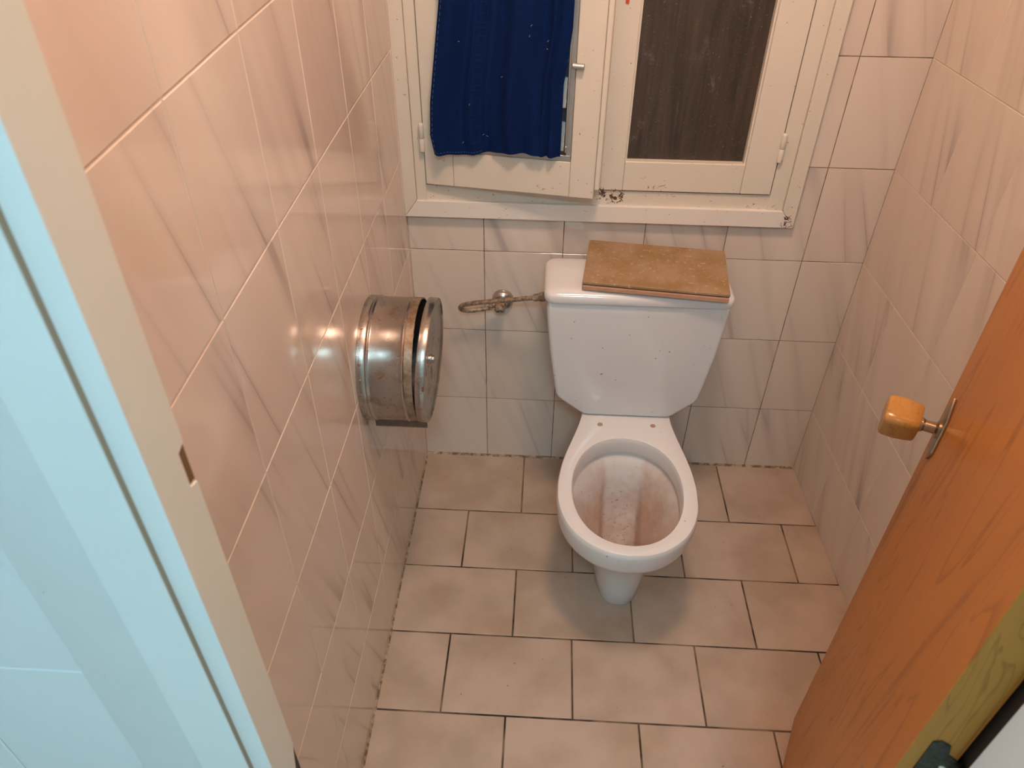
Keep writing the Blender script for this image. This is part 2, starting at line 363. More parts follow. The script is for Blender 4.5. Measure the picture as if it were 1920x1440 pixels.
# back wall, cut around the window trim
WX, WZ0, WZ1 = .940, .812, 2.005
cols = [(0, A0)]+[(A0+i*TW, min(A0+(i+1)*TW, W)) for i in range(5)]
for x0, x1 in cols:
    for z0, z1 in rows:
        cx, cz = (x0+x1)/2, (z0+z1)/2; poly = rect(cx, cz, x0, x1, z0, z1)
        ix = x0 < WX; iz = z1 > WZ0 and z0 < WZ1
        if ix and iz:
            full_x = x1 <= WX; full_z = z0 >= WZ0 and z1 <= WZ1
            if full_x and full_z: continue
            if full_z: poly = rect(cx, cz, WX-.003, x1, z0, z1)
            elif full_x: poly = rect(cx, cz, x0, x1, z0, WZ0+.003) if z0 < WZ0 else rect(cx, cz, x0, x1, WZ1-.003, z1)
            else:
                g = JT/2; a, c, d, e = x0+g-cx, x1-g-cx, z0+g-cz, z1-g-cz; wx = WX-.003-cx
                poly = [(a, d), (c, d), (c, e), (wx, e), (wx, WZ0+.003-cz), (a, WZ0+.003-cz)] if z0 < WZ0 else [(a, WZ1-.003-cz), (wx, WZ1-.003-cz), (wx, d), (c, d), (c, e), (a, e)]
        place_tile(tile_mesh(poly, 'wall_tile', bev=.0005), (cx, .006, cz), 0, wall_back)
# left wall
ys = [0, -.03]+[-.03-TW*i for i in range(1, 7)]+[YF]
def sag(y, z): return z if z > ZC-.01 else z-max(0, z-.6)*.055*(abs(y)/1.17)**1.6     # the courses drop a little towards the door
for y1, y0 in zip(ys, ys[1:]):
    for z0, z1 in rows:
        cy, cz, g = (y0+y1)/2, (z0+z1)/2, JT/2; h = (y1-y0)/2
        poly = [(-h+g, sag(y0, z0)+g-cz), (h-g, sag(y1, z0)+g-cz), (h-g, sag(y1, z1)-g-cz), (-h+g, sag(y0, z1)-g-cz)]
        place_tile(tile_mesh(poly, 'wall_tile'), (-.0062, cy, cz), R(90), wall_left)
# right wall
ys = [0]+[-TW*i for i in range(1, 7)]+[YF]
for y1, y0 in zip(ys, ys[1:]):
    for z0, z1 in rows:
        cy, cz = (y0+y1)/2, (z0+z1)/2
        place_tile(tile_mesh(rect(0, cz, -(y1-y0)/2, (y1-y0)/2, z0, z1), 'wall_tile'), (W-FLARE*cy+.0062, cy, cz), R(-90)+math.atan(FLARE), wall_right)
# hall face of the doorway wall
for x0, x1 in [(-1.0,-.8),(-.8,-.6),(-.6,-.4),(-.4,-.2),(-.2,0.0),(.86,1.06),(1.06,1.26),(1.26,1.46)]:
    for i in range(10):
        z0, z1 = .010+i*.245, min(.255+i*.245, ZC)
        place_tile(tile_mesh(rect((x0+x1)/2, (z0+z1)/2, x0, x1, z0, z1), 'hall_tile'), ((x0+x1)/2, YH+.033, (z0+z1)/2), 0, wall_front)
# floor tiles in running bond
FW, FD, D0 = .2985, .2022, .2352
frows = [(0, D0, .3076), (1, 0, .1551), (2, 0, .3031), (3, 0, .1501), (4, 0, .2975), (5, 0, .1465)]
for i, (k, dd, off) in enumerate(frows):
    y1 = 0 if i == 0 else -(D0+(i-1)*FD); y0 = max(-(D0+i*FD), YF)
    xs = [0]+[off+FW*q for q in range(-1, 5) if 0.01 < off+FW*q < W+.02]
    xs.append(W-FLARE*(y0+y1)/2+.004)
    for x0, x1 in zip(xs, xs[1:]):
        cx, cy = (x0+x1)/2, (y0+y1)/2; g = .0019
        hx, hy = (x1-x0)/2-g, (y1-y0)/2-g
        key = ('f', round(hx, 4), round(hy, 4))
        if key not in _tc:
            b = box(-hx, hx, -hy, hy, -.012, 0); bmesh.ops.bevel(b, geom=[e for e in b.edges if all(v.co.z > -.001 for v in e.verts)], offset=.0016, segments=2, affect='EDGES', profile=.5)
            me = bpy.data.meshes.new('tile'); b.to_mesh(me); b.free(); me.materials.append(M['floor_tile']); _tc[key] = me
        o = bpy.data.objects.new('tile', _tc[key]); COL.objects.link(o); o.parent = floor; o.location = (cx, cy, random.uniform(-.0005, .0003))
        o.rotation_euler = (random.uniform(-.001, .001), random.uniform(-.001, .001), 0)

# grimy sealant along the foot of the walls
t = NT('sealant'); n = t.noise(t.coord(), 55, 4, .7); t.base(t.mix(t.ramp(n, [(.42,0),(.6,1)]), (.16,.095,.05), (.50,.38,.26))); t.set(Roughness=.7)
obj('sealant', prism([(-.0078, -.001), (.0005, -.001), (.0005, .0065)], .001, W-.001, 'x'), 'sealant', floor)
obj('sealant', prism([(.0005, -.001), (.006, -.001), (.0005, .0035)], YF, -.001, 'y'), 'sealant', floor)
# ------------------------------------------------------------------ door frame
frame = thing('door_1', 'painted door frame around the doorway, left jamb in cool light', 'door frame', (XL, YF, 0), 0, None, 'structure')
ZT = 2.05
# left jamb lining with a latch notch on its room-side edge
jy = [(YH, 0), (YF, 0), (YF, .66), (YF-.020, .68), (YF-.020, .765), (YF, .838), (YF, 1.228), (YF-.0095, 1.231), (YF-.0095, 1.263), (YF, 1.266), (YF, ZT), (YH, ZT)]
obj('jamb', prism(jy, XL-.03, XL, 'x', .0006), 'jamb_paint', frame)
obj('strike_plate', prism([(YF, .665), (YF-.0195, .685), (YF-.0195, .764), (YF, .835)], XL-.0030, XL-.0015, 'x'), 'dark_brown_wood', frame)
obj('strike_plate', prism([(YF, 1.2300), (YF-.009, 1.2325), (YF-.009, 1.2615), (YF, 1.264)], XL-.0030, XL-.0015, 'x'), 'slot_wood', frame)
obj('stop_bead', box(XL-.022, XL, YH-.0006, YH+.0005, 0, ZT, .0003), 'casing_paint', frame)
# left architrave: inner edge coloured brown for warm light on it, flat face, then a receding bevel
AR0, AR1, AR2, AY = .0815, .034, -.0585, YH-.0062
obj('architrave_edge', box(AR0-.0002, AR0+.0006, AY+.0008, YH, 0, ZT), 'warm_brown', frame)
b = prism([(AR0, YH+.01), (AR0, AY+.0012), (AR0-.0012, AY), (AR1+.0015, AY), (AR1, AY+.0010), (AR1-.0012, AY+.0030), (AR2, AY+.0295), (AR2, YH+.0295), (XL-.03, YH+.0295)], 0, ZT+.06, 'z')
obj('architrave', b, 'casing_paint', frame)
# right jamb: dark brown rebate, stop, architrave
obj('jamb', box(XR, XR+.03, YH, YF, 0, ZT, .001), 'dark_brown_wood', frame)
obj('stop_bead', box(XR-.016, XR+.03, YH-.075, YH-.0003, 0, ZT, .001), 'casing_paint', frame)
obj('architrave', box(XR+.0305, XR+.095, YH-.030, YH+.019, 0, ZT+.06, .002), 'casing_paint', frame)
obj('head_jamb', box(XL-.03, XR+.03, YH, YF, ZT, ZT+.03, .001), 'jamb_paint', frame)
obj('architrave', box(.0835, XR+.03, YH-.006, YH+.019, ZT+.0305, ZT+.09, .001), 'casing_paint', frame)

# ------------------------------------------------------------------ door leaf
HX, HY = .705, -1.328; LX, LY = .945, -.814
ang = math.atan2(LY-HY, LX-HX); DW = math.hypot(LX-HX, LY-HY); DT = .037
door = thing('door_2', 'open orange-brown wooden door with a wooden knob, at the right', 'door', (HX, HY, .008), ang, None, 'structure')
L = dict(parent=door, world=False)
obj('door_leaf', box(0.0006, DW-.0006, -DT+.0004, -.0004, 0, 2.03, .0008), 'door_edge_wood', **L)
obj('veneer', box(0, DW, -.0012, .0002, 0, 2.03, .0004), 'door_veneer', **L)
obj('veneer', box(0, DW, -DT-.0002, -DT+.0012, 0, 2.03, .0004), 'door_veneer', **L)
KS, KZ = DW-.052, .905
# rose plate: an elongated hexagon
hx = [(KS, KZ+.058), (KS+.021, KZ+.030), (KS+.021, KZ-.030), (KS, KZ-.058), (KS-.021, KZ-.030), (KS-.021, KZ+.030)]
rose = obj('rose_plate', prism(hx, .0002, .0045, 'y', .0012), 'brass_polished', sm=30, **L)
obj('knob_shaft', lathe([(.014, .004), (.014, .007), (.0085, .010), (.0085, .024), (.011, .027), (.011, .031)], (KS, 0, KZ), (0,1,0), 24), 'brass_polished', sm=35, **L)
def sq(a): 
    c, s = abs(math.cos(a+.35)), abs(math.sin(a+.35)); return 1/((c**5+s**5)**(1/5))
obj('knob', lathe([(.006, .0305), (.0205, .031), (.0225, .033), (.0245, .045), (.0255, .058), (.0250, .073), (.0235, .0775), (.021, .079), (.006, .0795)], (KS, 0, KZ), (0,1,0), 48, fn=sq), 'knob_wood', sm=40, **L)
# hinges (leaf on the hinge edge, knuckle at the room-side corner)
for hz in (.875, 1.75, .22):
    pts = [(-.0125, hz-.035), (-.0125, hz+.060), (-.018, hz+.066), (-.026, hz+.064), (-.029, hz+.050), (-DT-.001, hz+.046), (-DT-.001, hz-.035)]
    h = obj('hinge', prism(pts, -.0012, .0008, 'x'), 'hinge_patina', **L)
    kb = lathe([(.0035, 0), (.0055, .001), (.0055, .074), (.0035, .075)], (-.003, -DT-.004, hz-.03), (0,0,1), 16)
    obj('hinge_pin', kb, 'hinge_patina', h, world=False, sm=40)
    obj('screw', lathe([(.0032, 0), (.0032, .0006), (.002, .0012)], (-.0012, -.031, hz+.028), (-1,0,0), 12), 'screw_metal', h, world=False)
tag(door, 'open orange-brown wooden door with a wooden knob, at the right', 'door', None, 'structure')

# ------------------------------------------------------------------ window: fixed frame and trim
win = thing('window_1', 'cream painted wooden window frame with mitred trim above the toilet', 'window frame', (.47, 0, .812), 0, None, 'structure')
WT = 2.0
yT = -.020
obj('trim_board', prism([(0, .814), (.940, .814), (.907, .856), (.031, .856)], yT, .002, 'y', .0012), 'sill_paint', win)
obj('trim_board', prism([(.0, .8145), (.0305, .8565), (.0305, WT-.04), (.0, WT)], yT+.0015, .002, 'y', .0012), 'window_paint', win)
obj('trim_board', prism([(.940, .8145), (.9075, .8565), (.9075, WT-.04), (.940, WT)], yT+.0005, .002, 'y', .0012), 'window_paint', win)
obj('trim_board', prism([(0, WT), (.940, WT), (.907, WT-.04), (.031, WT-.04)], yT, .002, 'y', .0012), 'window_paint', win)
obj('frame_sill', box(.031, .907, -.010, .07, .855, .8935, .0012), 'window_paint', win)
obj('frame_post', box(.031, .056, -.0135, .07, .8555, 1.96, .0012), 'window_paint', win)
obj('frame_post', box(.8705, .907, -.0135, .07, .8555, 1.96, .0012), 'window_paint', win)
obj('frame_head', box(.056, .8705, -.010, .07, 1.925, 1.96, .0012), 'window_paint', win)

# right casement (closed) with the dirty pane
CT = 1.92
wr = thing('window_2', 'closed right casement with a dark dirty glass pane', 'window', (.868, -.016, .8955), 0, None, 'structure')
y0, y1 = -.0165, .028
obj('stile', box(.464, .522, y0, y1, .8955, CT, .0014), 'window_paint', wr)
obj('stile', box(.7985, .868, y0, y1, .8955, CT, .0014), 'window_paint', wr)
obj('rail', box(.5225, .798, y0+.0006, y1, .8955, .966, .0014), 'window_paint', wr)
obj('rail', box(.5225, .798, y0+.0006, y1, CT-.07, CT, .0014), 'window_paint', wr)
obj('pane', box(.518, .802, .004, .008, .962, CT-.066), 'dirty_glass', wr)
b = bmesh.new()
obj('glazing_bead', box(.5225, .5265, .0035, -.008, .966, CT-.07), 'window_paint', wr)
obj('glazing_bead', box(.7935, .798, .0035, -.012, .966, CT-.07), 'window_paint', wr)
def hinge(parent, x, y, z):
    h = obj('hinge', lathe([(.003, 0), (.0058, .002), (.0062, .004), (.0062, .031), (.0055, .032)], (x, y, z), (0,0,1), 16), 'window_paint', parent, sm=40)
    obj('hinge_barrel', lathe([(.0055, .033), (.0062, .034), (.0062, .062), (.0055, .065), (.003, .067)], (x, y, z), (0,0,1), 16), 'window_paint', h, sm=40)
hinge(wr, .8695, -.0205, .975); hinge(wr, .8695, -.0205, 1.76)
obj('gap_shade', box(.466, .867, -.0125, .0, .8930, .8960), 'board_dark', wr)  # dark strips set into the casement gaps to paint their shade
obj('gap_shade', box(.8675, .8710, -.0105, .0, .895, 1.91), 'board_dark', wr)
# small red tag high on the meeting stile
obj('red_mark', prism([(.489, 1.296), (.496, 1.294), (.499, 1.33), (.490, 1.33)], y0-.0012, y0+.0003, 'y'), 'red_mark', wr)

# left casement (ajar) with the aluminium louvre window
th = math.atan2(.059, .397)
wl = thing('window_3', 'left casement standing ajar with an aluminium louvre window', 'window', (.058, -.022, .9), -th, None, 'structure')
L = dict(parent=wl, world=False); CH_ = 1.02
obj('stile', box(0, .067, 0, .042, 0, CH_, .0014), 'window_paint', **L)
obj('stile', box(.341, .397, 0, .042, 0, CH_, .0014), 'window_paint', **L)
obj('meeting_bead', box(.3975, .409, .004, .030, .02, CH_, .0016), 'window_paint', **L)
obj('rail', box(.0675, .3405, .0007, .042, 0, .082, .0014), 'window_paint', **L)
obj('rail', box(.0675, .3405, .0007, .042, CH_-.07, CH_, .0014), 'window_paint', **L)
obj('louvre_channel', box(.068, .340, .002, .038, .0825, .096, .001), 'aluminium', **L)
obj('louvre_channel', box(.0675, .083, .003, .036, .096, CH_-.07, .001), 'aluminium', **L)
ch = obj('louvre_channel', box(.3285, .3405, .0015, .036, .096, CH_-.07, .001), 'aluminium', **L)
for i in range(9):
    z = .105+i*.094
    b = box(.084, .328, -.003, .003, 0, .105)
    bmesh.ops.transform(b, matrix=Matrix.Translation((0, .024, z)) @ Matrix.Rotation(R(-24), 4, 'X'), verts=b.verts)
    obj('louvre_slat', b, 'louvre_glass', **L)
    for x in (.318,):
        b = box(x-.004, x+.006, -.005, .005, .0, .062, .001)
        box(x-.006, x+.006, -.006, -.003, .010, .018, bm=b); box(x-.006, x+.006, -.006, -.003, .040, .046, bm=b)
        bmesh.ops.transform(b, matrix=Matrix.Translation((0, .006, z)) @ Matrix.Rotation(R(-12), 4, 'X'), verts=b.verts)
        obj('slat_clip', b, 'aluminium', **L)
lev = obj('lever', box(.3265, .3300, -.006, .002, .105, .50, .0008), 'aluminium', **L)
obj('lever_knob', lathe([(.005, 0), (.0060, .001), (.0060, .024), (.005, .025)], (.334, -.010, .290), (1,0,-.03), 20), 'aluminium', lev, world=False, sm=40)
obj('lever_rivet', lathe([(.003, 0), (.003, .002), (.002, .003)], (.329, -.006, .118), (0,-1,0), 12), 'aluminium', lev, world=False)
mtx = wm(wl)
hinge(wl, .0545, -.0235, .978); hinge(wl, .0545, -.0235, 1.76)

# ------------------------------------------------------------------ towel over the louvre window
tow = thing('towel', 'navy blue towel hanging over the ajar left casement', 'towel', (.058, -.022, .9), -th)
L = dict(parent=tow, world=False)
ZT0, ZT1 = .088, .80
def tl(s, q):
    """s across 0..1, q down 1..0 -> local point"""
    z = ZT0+(ZT1-ZT0)*q
    left = interp([(.088,.034),(.13,.026),(.20,.030),(.40,.058),(.80,.064)], z)
    right = interp([(.088,.317),(.14,.317),(.25,.317),(.30,.324),(.36,.331),(.80,.338)], z)
    x = left+(right-left)*s
    d = .017+.0065*math.sin(s*11+z*3)+.0060*math.sin(s*23+1.3-z*5)+.0030*math.sin(s*41+z*9)
    d += .006*math.exp(-((s-.865-.03*(z-.25))/.018)**2)-.008*math.exp(-((s-.90-.03*(z-.25))/.016)**2)
    d += .008*math.exp(-((s-.04)/.05)**2)
    d += .012*math.exp(-((s-.93)/.04)**2-((z-.10)/.03)**2)
    zz = z+(.005*math.sin(s*6.5+3.6)+.010*s)*math.exp(-(z-.088)/.05)
    return Vector((x, -max(d, .004), zz))
NS, NQ = 150, 120
b = bmesh.new(); G = [[b.verts.new(tl(i/NS, j/NQ)) for i in range(NS+1)] for j in range(NQ+1)]
for j in range(NQ):
    for i in range(NS): b.faces.new((G[j][i], G[j][i+1], G[j+1][i+1], G[j+1][i]))
bmesh.ops.recalc_face_normals(b, faces=b.faces)
bk = {v: b.verts.new(v.co+Vector((0, .0025, 0))) for v in list(b.verts)}
for f in list(b.faces): b.faces.new([bk[v] for v in reversed(f.verts)])
for ed in [e for e in b.edges if len(e.link_faces) == 1 and e.verts[0] in bk and e.verts[1] in bk]:
    a, c = ed.verts; b.faces.new((a, c, bk[c], bk[a]))
cloth = obj('cloth', b, 'towel_blue', sm=60, **L)
def strip(path, wd, lift, name, mat, closed=False):
    """ribbon on the towel surface; path in (s*0.28 m, z) coordinates"""
    b = bmesh.new()
    def on(xx, z): 
        p = tl(xx/.28, (z-ZT0)/(ZT1-ZT0)); return p+Vector((0, -lift, 0))
    for (a, c) in zip(path, path[1:]):
        a, c = Vector(a), Vector(c); d = (c-a); ln = d.length; d.normalize(); n = Vector((-d.y, d.x))*wd/2; k = max(1, int(ln/.006))
        a2, c2 = a-d*wd/2, c+d*wd/2
        pr = []
        for i in range(k+1):
            m = a2+(c2-a2)*(i/k); pr.append((b.verts.new(on(*(m+n))), b.verts.new(on(*(m-n)))))
        for (p, q), (r_, s_) in zip(pr, pr[1:]): b.faces.new((p, q, s_, r_))
    return obj(name, b, mat, **L)
# woven key band: two border lines and repeated keys
for xx in (.062, .066, .116, .120):
    strip([(xx, .11), (xx, .79)], .0022, .0007, 'woven_line', 'towel_key')
kz = .115
while kz < .76:
    h = .052; x0, x1 = .078, .104
    strip([(x0, kz), (x1, kz), (x1, kz+h*.72), (x0+.009, kz+h*.72), (x0+.009, kz+h*.34), (x1-.008, kz+h*.34)], .0022, .0006, 'woven_key', 'towel_key')
    strip([(x0, kz), (x0, kz+h), (x1, kz+h)], .0022, .0006, 'woven_key', 'towel_key')
    kz += .062
n_st = 60
b = bmesh.new()
for i in range(n_st):
    z = ZT0+.006+i*(ZT1-ZT0-.01)/n_st; p = tl(.022, (z-ZT0)/(ZT1-ZT0)); q = tl(.022, (z+.007-ZT0)/(ZT1-ZT0))
    p.y -= .0009; q.y -= .0009; dx = Vector((.00045, 0, 0)); b.faces.new([b.verts.new(k) for k in (p-dx, p+dx, q+dx, q-dx)])
for i in range(16):
    s = .03+i*.022; p = tl(s, .006/(ZT1-ZT0)); q = tl(s+.014, .006/(ZT1-ZT0)); p.y -= .0009; q.y -= .0009; dz = Vector((0, 0, .00045))
    b.faces.new([b.verts.new(k) for k in (p-dz, q-dz, q+dz, p+dz)])
obj('hem_stitching', b, 'towel_stitch', **L)
b = bmesh.new()
for (s, z, a) in [(.40,.13,.6),(.43,.127,-.5),(.70,.345,1.2),(.705,.365,.9),(.835,.335,1.0),(.84,.32,-.6),(.17,.325,.2),(.30,.20,1.4),(.53,.26,.4),(.24,.115,.9)]:
    p = tl(s, (z-ZT0)/(ZT1-ZT0)); p.y -= .0012; d = Vector((math.cos(a), 0, math.sin(a)))*.0022; n = Vector((-math.sin(a), 0, math.cos(a)))*.0003
    b.faces.new([b.verts.new(k) for k in (p-d-n, p+d-n, p+d+n, p-d+n)])
obj('lint', b, 'towel_lint', **L)['kind'] = 'stuff'
# screw hooks and cord that carry the towel, above the frame
obj('hanging_cord', tube([(.03,-.012,.79),(.15,-.013,.786),(.25,-.013,.786),(.37,-.012,.79)], .0016, 8), 'towel_stitch', **L)
for x in (.03, .37): obj('screw_hook', tube([(x, .004, .79), (x, -.010, .79), (x, -.015, .795), (x, -.012, .799)], .0015, 8), 'aluminium', **L)

# ------------------------------------------------------------------ toilet
ZR = .385
toi = thing('toilet', 'white porcelain toilet with a stained bowl and no seat', 'toilet', (.569, -.45, 0))
PX, PY, PHI = .569, -.240, -.055      # rear edge of the visible pan, axis turned slightly
def pan(u, wv, z): return Vector((PX+u*math.cos(PHI)+wv*math.sin(PHI), PY+u*math.sin(PHI)-wv*math.cos(PHI), z))
LEN = .4485; REAR = .15
RIM = [(-REAR,.100),(-.02,.1125),(0,.1135),(.05,.1225),(.10,.135),(.15,.1475),(.20,.1565),(.25,.1605),(.29,.1595),(.33,.152),(.365,.138),(.395,.1175),(.42,.090),(.436,.062),(.4455,.030),(LEN,0)]
EGG = [(0,.80),(.15,.93),(.35,1.),(.6,.985),(.75,.92),(.87,.76),(.94,.56),(.985,.28),(1,0)]
def ring(z, w0, w1, hw, bl, n=112, inset=0.):
    """half profile from rear centre to front tip, mirrored; bl 0 = rim outline, 1 = pedestal egg"""
    half = []
    NR = 10; NB = n//2-NR
    for i in range(NR): half.append((i/NR, 0.))
    for i in range(NB+1): half.append((1., (1-math.cos(math.pi*(i/NB)*.5+0))**1 if False else math.sin(math.pi/2*i/NB)**.9))
    out = []
    for a, s in half:
        wr_ = -REAR+s*(LEN+REAR); h_r = hermite(RIM, wr_)/.1605; h_e = .80+.20*math.sin(math.pi/2*min(1, s/.35)) if s < .35 else max(0, 1-((s-.35)/.65)**3.5)**(1/2.6)
        out.append((hw*a*(h_r*(1-bl)+h_e*bl), w0+s*(w1-w0)))
    o_ = .013*bl; pts = [pan(o_+u, wv, z) for u, wv in out]+[pan(o_-u, wv, z) for u, wv in out[-2:0:-1]]
    return pts
RG = [(.000,-.07,.292,.064,1),(.006,-.07,.295,.067,1),(.05,-.07,.297,.072,1),(.11,-.075,.302,.083,1),(.16,-.085,.315,.091,.95),(.20,-.10,.336,.096,.7),(.24,-.115,.366,.110,.4),(.275,-.13,.398,.131,.1),(.300,-.14,.4235,.146,.0),(.310,-.145,.4335,.151,0),(.318,-.147,.4395,.1555,0),(.328,-.148,.443,.158,0),(.350,-.15,.447,.1602,0),(.370,-.15,LEN,.1605,0),(.3785,-.1495,.4475,.1598,0),(.3835,-.147,.445,.1573,0),(ZR,-.144,.441,.1535,0)]
rings = [ring(*q) for q in RG]
# inner opening: ellipse about (0, .252)
CW, EA, EB = .2505, .166, .1255
def inner(scale, z, sh=0., top=rings[-1]):
    c = pan(0, CW, 0); cs = pan(0, CW+sh, 0); out = []
    for p in top:
        q = p-c; ca, sa = math.cos(PHI), math.sin(PHI); u = q.x*ca+q.y*sa; wv = q.x*sa-q.y*ca
        a = math.atan2(wv, u); rr = 1/((abs(math.cos(a))/EB)**2.15+(abs(math.sin(a))/EA)**2.15)**(1/2.15)
        e = pan(0, 0, 0)
        uu, ww = math.cos(a)*rr*scale, math.sin(a)*rr*scale
        v = pan(uu, CW+sh+ww, z); out.append(v)
    return out
top_in = [inner(1.035, ZR), inner(1.012, ZR-.0012), inner(1.0, ZR-.006), inner(.993, ZR-.014), inner(.985, ZR-.040), inner(.992, ZR-.045), inner(1.03, ZR-.048)]
b = loft(rings+top_in, True, False)
# seat bolt holes are dark wells in the rear deck
obj('pan', b, 'porcelain', toi, sm=38)
# basin: steep rear slope with a broad channel running to the outlet
DWC = -.032
prof = [(1.03,ZR-.047,0),(1.015,ZR-.060,0),(.94,ZR-.078,0),(.86,ZR-.100,-.1),(.78,ZR-.124,-.3),(.69,ZR-.148,-.55),(.60,ZR-.171,-.75),(.51,ZR-.193,-.85),(.42,ZR-.213,-.9),(.33,ZR-.232,-.95),(.24,ZR-.250,-1),(.17,ZR-.268,-1),(.12,ZR-.30,-1),(.10,ZR-.33,-1)]
dense = []
for a, c in zip(prof, prof[1:]):
    for k in range(4): dense.append(tuple(a[i]+(c[i]-a[i])*k/4 for i in range(3)))
dense.append(prof[-1])
def sstep(x): x = max(0, min(1, x)); return x*x*(3-2*x)
brs = []
for sc, z, sh in dense:
    r_ = inner(sc, z, -sh*DWC)
    for v in r_:
        q = v-pan(0, CW, 0); ca, sa = math.cos(PHI), math.sin(PHI); u = q.x*ca+q.y*sa; wv = q.x*sa-q.y*ca
        m = sstep((.053-abs(u-.003))/.011)*sstep((.06-wv)/.05)*sstep((1.0-sc)/.35)*sstep((sc-.10)/.15)
        v.z -= .038*m
    brs.append(r_)
b = loft(brs, False, False); obj('basin', b, 'porcelain_stained', toi, sm=70)
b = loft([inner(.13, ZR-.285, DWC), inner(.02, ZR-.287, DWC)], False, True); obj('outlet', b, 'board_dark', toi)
for (a, c) in ((1125, 796), (1224, 799)):
    q = px(a, c, 2, ZR)
    bh = obj('bolt_hole', lathe([(.0085, -.004), (.0085, .0006), (.0068, .0007), (.0062, -.003)], (q.x, q.y, ZR), (0,0,1), 20, cap1=True), 'porcelain', toi, sm=40)
    obj('bolt_hole_void', lathe([(.0066, -.003), (.0066, .0009)], (q.x, q.y, ZR), (0,0,1), 20), 'warm_brown', bh)
obj('fixing_hole', lathe([(.004, 0), (.004, .002)], tuple(px(1108, 1036, 2, .21)), (-.9,-.4,0), 12), 'board_dark', toi)
# cistern
TY = -.243; TB = -.085
def tank_outline(y, k=1.):
    c = .5675
    P_ = [(.352+.004,.722),(.3545,.70),(.3575,.66),(.366,.58),(.378,.50),(.385,.452),(.391,.440),(.402,.430),(.446,.396),(.456,.3895),(.468,.3875)]
    Rr = [(.773,.722),(.7725,.70),(.770,.66),(.7625,.58),(.751,.50),(.7435,.452),(.7375,.440),(.7265,.430),(.690,.396),(.680,.3895),(.668,.3875)]
    return [Vector((c+(x-c)*k, y, .55+(z-.55)*(1-(1-k)*.7))) for x, z in P_]+[Vector((c+(x-c)*k, y, .55+(z-.55)*(1-(1-k)*.7))) for x, z in Rr[::-1]]
b = loft([tank_outline(TB, .96), tank_outline(TB-.01, .985), tank_outline(-.15, 1.0), tank_outline(TY+.022, 1.0), tank_outline(TY+.011, .996), tank_outline(TY+.0045, .986), tank_outline(TY+.0012, .970), tank_outline(TY, .945)])
obj('cistern', b, 'porcelain', toi, sm=50)
def rrect(x0, x1, y0, y1, r, z, n=8):
    out = []
    for cx, cy, a0 in ((x1-r, y1-r, 0), (x0+r, y1-r, 90), (x0+r, y0+r, 180), (x1-r, y0+r, 270)):
        for k in range(n+1):
            a = R(a0+90*k/n); out.append(Vector((cx+r*math.cos(a), cy+r*math.sin(a), z)))
    return out
x0, x1, y0, y1 = .3485, .7785, TY-.006, -.073
LR = [(.008,.7215),(.0,.7215),(-.001,.724),(-.001,.735),(.001,.741),(.006,.7455),(.014,.7485),(.03,.7505),(.06,.752)]
b = loft([rrect(x0+i, x1-i, y0+i, y1-i, max(.018, .026-i*.2), z) for i, z in LR])
lid = obj('cistern_lid', b, 'porcelain', toi, sm=50)

# ------------------------------------------------------------------ wooden board on the cistern
bz = .772
C4 = [px(1092, 528, 2, bz), px(1370, 553, 2, bz), px(1356, 464, 2, bz), px(1106, 446, 2, bz)]
org = (C4[0]+C4[1])/2; ax = (C4[1]-C4[0]); bw = ax.length; ax.normalize(); bd = ((C4[3]-C4[0]).length+(C4[2]-C4[1]).length)/2
ba = math.atan2(ax.y, ax.x)
brd = thing('wooden_board', 'brown grooved wooden board lying on the cistern lid', 'board', (org.x, org.y, .752), ba)
L = dict(parent=brd, world=False); hb = bz-.752; bd = min(bd, .205)
obj('face_layer', box(-bw/2, bw/2, 0, bd, hb-.0065, hb, .0008), 'board_face', **L)
obj('groove', box(-bw/2+.001, bw/2-.001, .003, bd-.003, hb-.0095, hb-.0063), 'board_dark', **L)
obj('tongue', box(-bw/2+.0005, bw/2-.001, -.0025, bd-.001, .0003, hb-.0093, .0008), 'board_core', **L)

# ------------------------------------------------------------------ valve and supply pipe
vc = px(943, 560, 1, 0); vx, vz = vc.x, vc.z
val = thing('angle_valve', 'corroded angle valve with a bent supply pipe beside the cistern', 'valve', (vx, 0, vz))
obj('escutcheon', lathe([(.0290, .0), (.0290, .002), (.0275, .009), (.022, .016), (.013, .020), (.009, .0205)], (vx, -.001, vz), (0,-1,0), 32), 'chrome_old', val, sm=50)
bx, bz_ = px(937, 572, 1, -.045).x, px(937, 572, 1, -.045).z
obj('valve_stem', tube([(vx, -.015, vz), ((vx+bx)/2, -.03, (vz+bz_)/2), (bx, -.044, bz_)], .0075, 14), 'brass_old', val, sm=50)
obj('valve_body', lathe([(.006, -.016), (.0105, -.013), (.0105, .010), (.0085, .012), (.0085, .018)], (bx, -.044, bz_), (-1,0,0), 20), 'brass_old', val, sm=40)
obj('valve_nut', lathe([(.0125, 0), (.0135, .002), (.0135, .016), (.012, .019), (.0085, .020), (.008, .015)], (bx+.001, -.046, bz_+.002), (0,-.75,-.62), 16), 'brass_old', val, sm=30)
obj('compression_nut', lathe([(.0075, 0), (.0085, .001), (.0085, .010), (.0075, .011)], (bx-.018, -.045, bz_-.001), (-1,0,-.1), 6), 'brass_old', val)
P0 = px(922, 577, 1, -.046); P1 = px(885, 582, 1, -.050); P2 = px(868, 581, 1, -.056); P3 = px(863, 576, 1, -.064); P4 = px(872, 571, 1, -.072); P5 = px(900, 567, 1, -.080); P6 = px(950, 563, 1, -.095); P7 = px(1003, 558, 1, -.115)
sp_ = obj('supply_pipe', tube(spline([P0, P1, P2, P3, P4, P5, P6, P7], 10), .0060, 12), 'brass_old', val, sm=50)
e = px(1000, 558.5, 1, -.114); d = (px(1022, 556, 1, -.120)-e); ln = d.length
